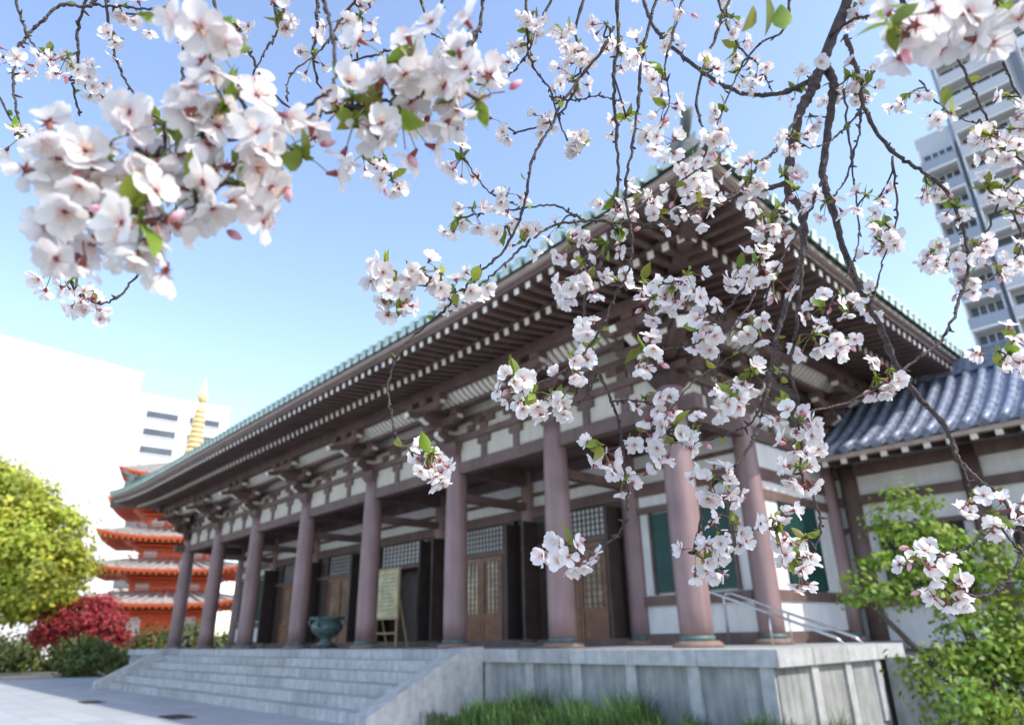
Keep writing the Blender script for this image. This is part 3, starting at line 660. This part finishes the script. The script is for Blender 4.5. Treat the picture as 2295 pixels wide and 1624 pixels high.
def cluster(P,bp,nf,tight,fs=1):
    P=np.array(P); bp=np.array(bp); dvec=bp-P; dist=np.linalg.norm(dvec)
    O=P+np.array([0,0,.012])+dvec/(dist+1e-6)*min(dist,.014)
    if dist>.02:
        m_=(O+bp)/2+rng.normal(size=3)*.006; br.tube(cr([Vector(bp),Vector(m_),Vector(O)],3),[.0019,.0018,.0017,.0017,.0016,.0016,.002],5,0)
    for k in range(nf):
        d=rng.normal(size=3); d[2]-=.5; d/=np.linalg.norm(d); L=rng.uniform(.018,.036)*tight; fc=O+d*L+np.array([0,0,-.004]); nn=d+rng.normal(size=3)*.4
        stalk(O,fc-nn/np.linalg.norm(nn)*.006,.00065,4 if rng.random()<.55 else 1)
        if rng.random()<.08: bud(fc,nn,.013)
        else: flower(fc,nn,rng.uniform(.015,.018)*fs,rng.choice([rng.uniform(-.05,.35),rng.uniform(.3,.95)]))
    for k in range(5):
        d=rng.normal(size=3); d/=np.linalg.norm(d); leaf(O,d,.01)
    for k in range(rng.choice([0,1,1,2,3,4])):
        d=rng.normal(size=3); d[2]+=.6; leaf(O,d,rng.uniform(.014,.034))
for k,l in enumerate(C.split('\n')):
    q=list(map(float,l.split()))
    for i in range(len(q)//2):
        u_,v_=q[2*i],q[2*i+1]
        cand=[b for b in smp if (b[2]<.72)==(k==0)]
        nb=min(cand,key=lambda b:(b[0]-u_)**2+(b[1]-v_)**2)
        d=nb[2]+random.uniform(-.025,.025)
        if k==0: d=max(.43,min(d,.54))
        cluster(site(u_,v_,d),nb[3],random.choice([4,5]) if k==0 else random.choice([4,5,6,7]),1.0 if k==0 else .92,1.1 if k==0 else .98)
far=[b for b in smp if b[2]>1.07 and b[1]<520]
for i in range(65):
    b=random.choice(far); o_=Vector((random.gauss(0,.02),random.gauss(0,.03),random.gauss(-.01,.02))); cluster(b[3]+o_,b[3],random.choice([3,4,5]),1)
for b in random.sample(smp,110):
    d=rng.normal(size=3); d[2]+=.3; leaf(np.array(b[3]),d,rng.uniform(.008,.022))
for u_,v_,l_ in ((1715,-10,.034),(1690,15,.03),(1750,10,.034),(2120,195,.02),(2135,215,.018)):
    leaf(np.array(site(u_,v_,.62)),rng.normal(size=3)*.35+np.array([0,0,-1]),l_)
V=np.concatenate(VV); T=np.concatenate(TT)
me=bpy.data.meshes.new('blossoms_and_leaves'); me.from_pydata(V.tolist(),[],FF); me.polygons.foreach_set('material_index',MM); me.polygons.foreach_set('use_smooth',[True]*len(FF))
ca=me.color_attributes.new('col','FLOAT_COLOR','POINT'); C4=np.ones((len(V),4)); C4[:,:3]=T; ca.data.foreach_set('color',C4.ravel())
for m_ in (mat('petal',(.87,.865,.86),.55,.03,30,attr='col',trans=.4),mat('calyx_red',(.28,.075,.06),.5,.2,30),mat('young_leaf',(.2,.33,.04),.4,.2,20,attr='col',trans=.45),mat('anther',(.7,.45,.17),.6,.1),mat('stalk_green',(.22,.26,.07),.5,.2)): me.materials.append(m_)
me.update(); o=bpy.data.objects.new('blossoms_and_leaves',me); S.collection.objects.link(o); o.parent=ct
br.obj('trunk_and_branches',[mat('cherry_bark',(.085,.062,.056),.7,.5,90,.7,260)],ct)

# ---------- sky, sun, camera
wd=bpy.data.worlds.new('World'); S.world=wd; wd.use_nodes=True; nt=wd.node_tree
sk=nt.nodes.new('ShaderNodeTexSky'); sk.sky_type='NISHITA'; sk.sun_disc=False
D=Vector((.86,-.5,0)).normalized(); EL=R(46); AZ=math.atan2(D.x,D.y)
sk.sun_elevation=EL; sk.sun_rotation=AZ; sk.air_density=1; sk.dust_density=.8; sk.ozone_density=1.1
mu=nt.nodes.new('ShaderNodeMix'); mu.data_type='RGBA'; mu.blend_type='MULTIPLY'; mu.inputs['Factor'].default_value=1; mu.inputs['B'].default_value=(2.95,2.75,2.7,1)
bg=nt.nodes['Background']; bg.inputs[1].default_value=.15; nt.links.new(sk.outputs[0],mu.inputs['A']); nt.links.new(mu.outputs['Result'],bg.inputs[0])
sl=bpy.data.lights.new('sun','SUN'); sl.energy=5; sl.angle=R(.5); sl.color=(1,.95,.86)
so=bpy.data.objects.new('sun',sl); S.collection.objects.link(so)
so.rotation_euler=Vector((D.x*math.cos(EL),D.y*math.cos(EL),math.sin(EL))).to_track_quat('Z','Y').to_euler()
cd=bpy.data.cameras.new('camera'); co=bpy.data.objects.new('camera',cd); S.collection.objects.link(co); S.camera=co
cd.sensor_width=36; cd.lens=23.7; cd.clip_start=.05; cd.clip_end=3000
co.matrix_world=Matrix.Translation((0,0,1.42))@Matrix.Rotation(R(90+22.1),4,'X')@Matrix.Rotation(R(-1.1),4,'Z')
cd.dof.use_dof=True; cd.dof.focus_distance=.98; cd.dof.aperture_fstop=5.2
S.view_settings.view_transform='Standard'; S.view_settings.look='None'; S.view_settings.exposure=0
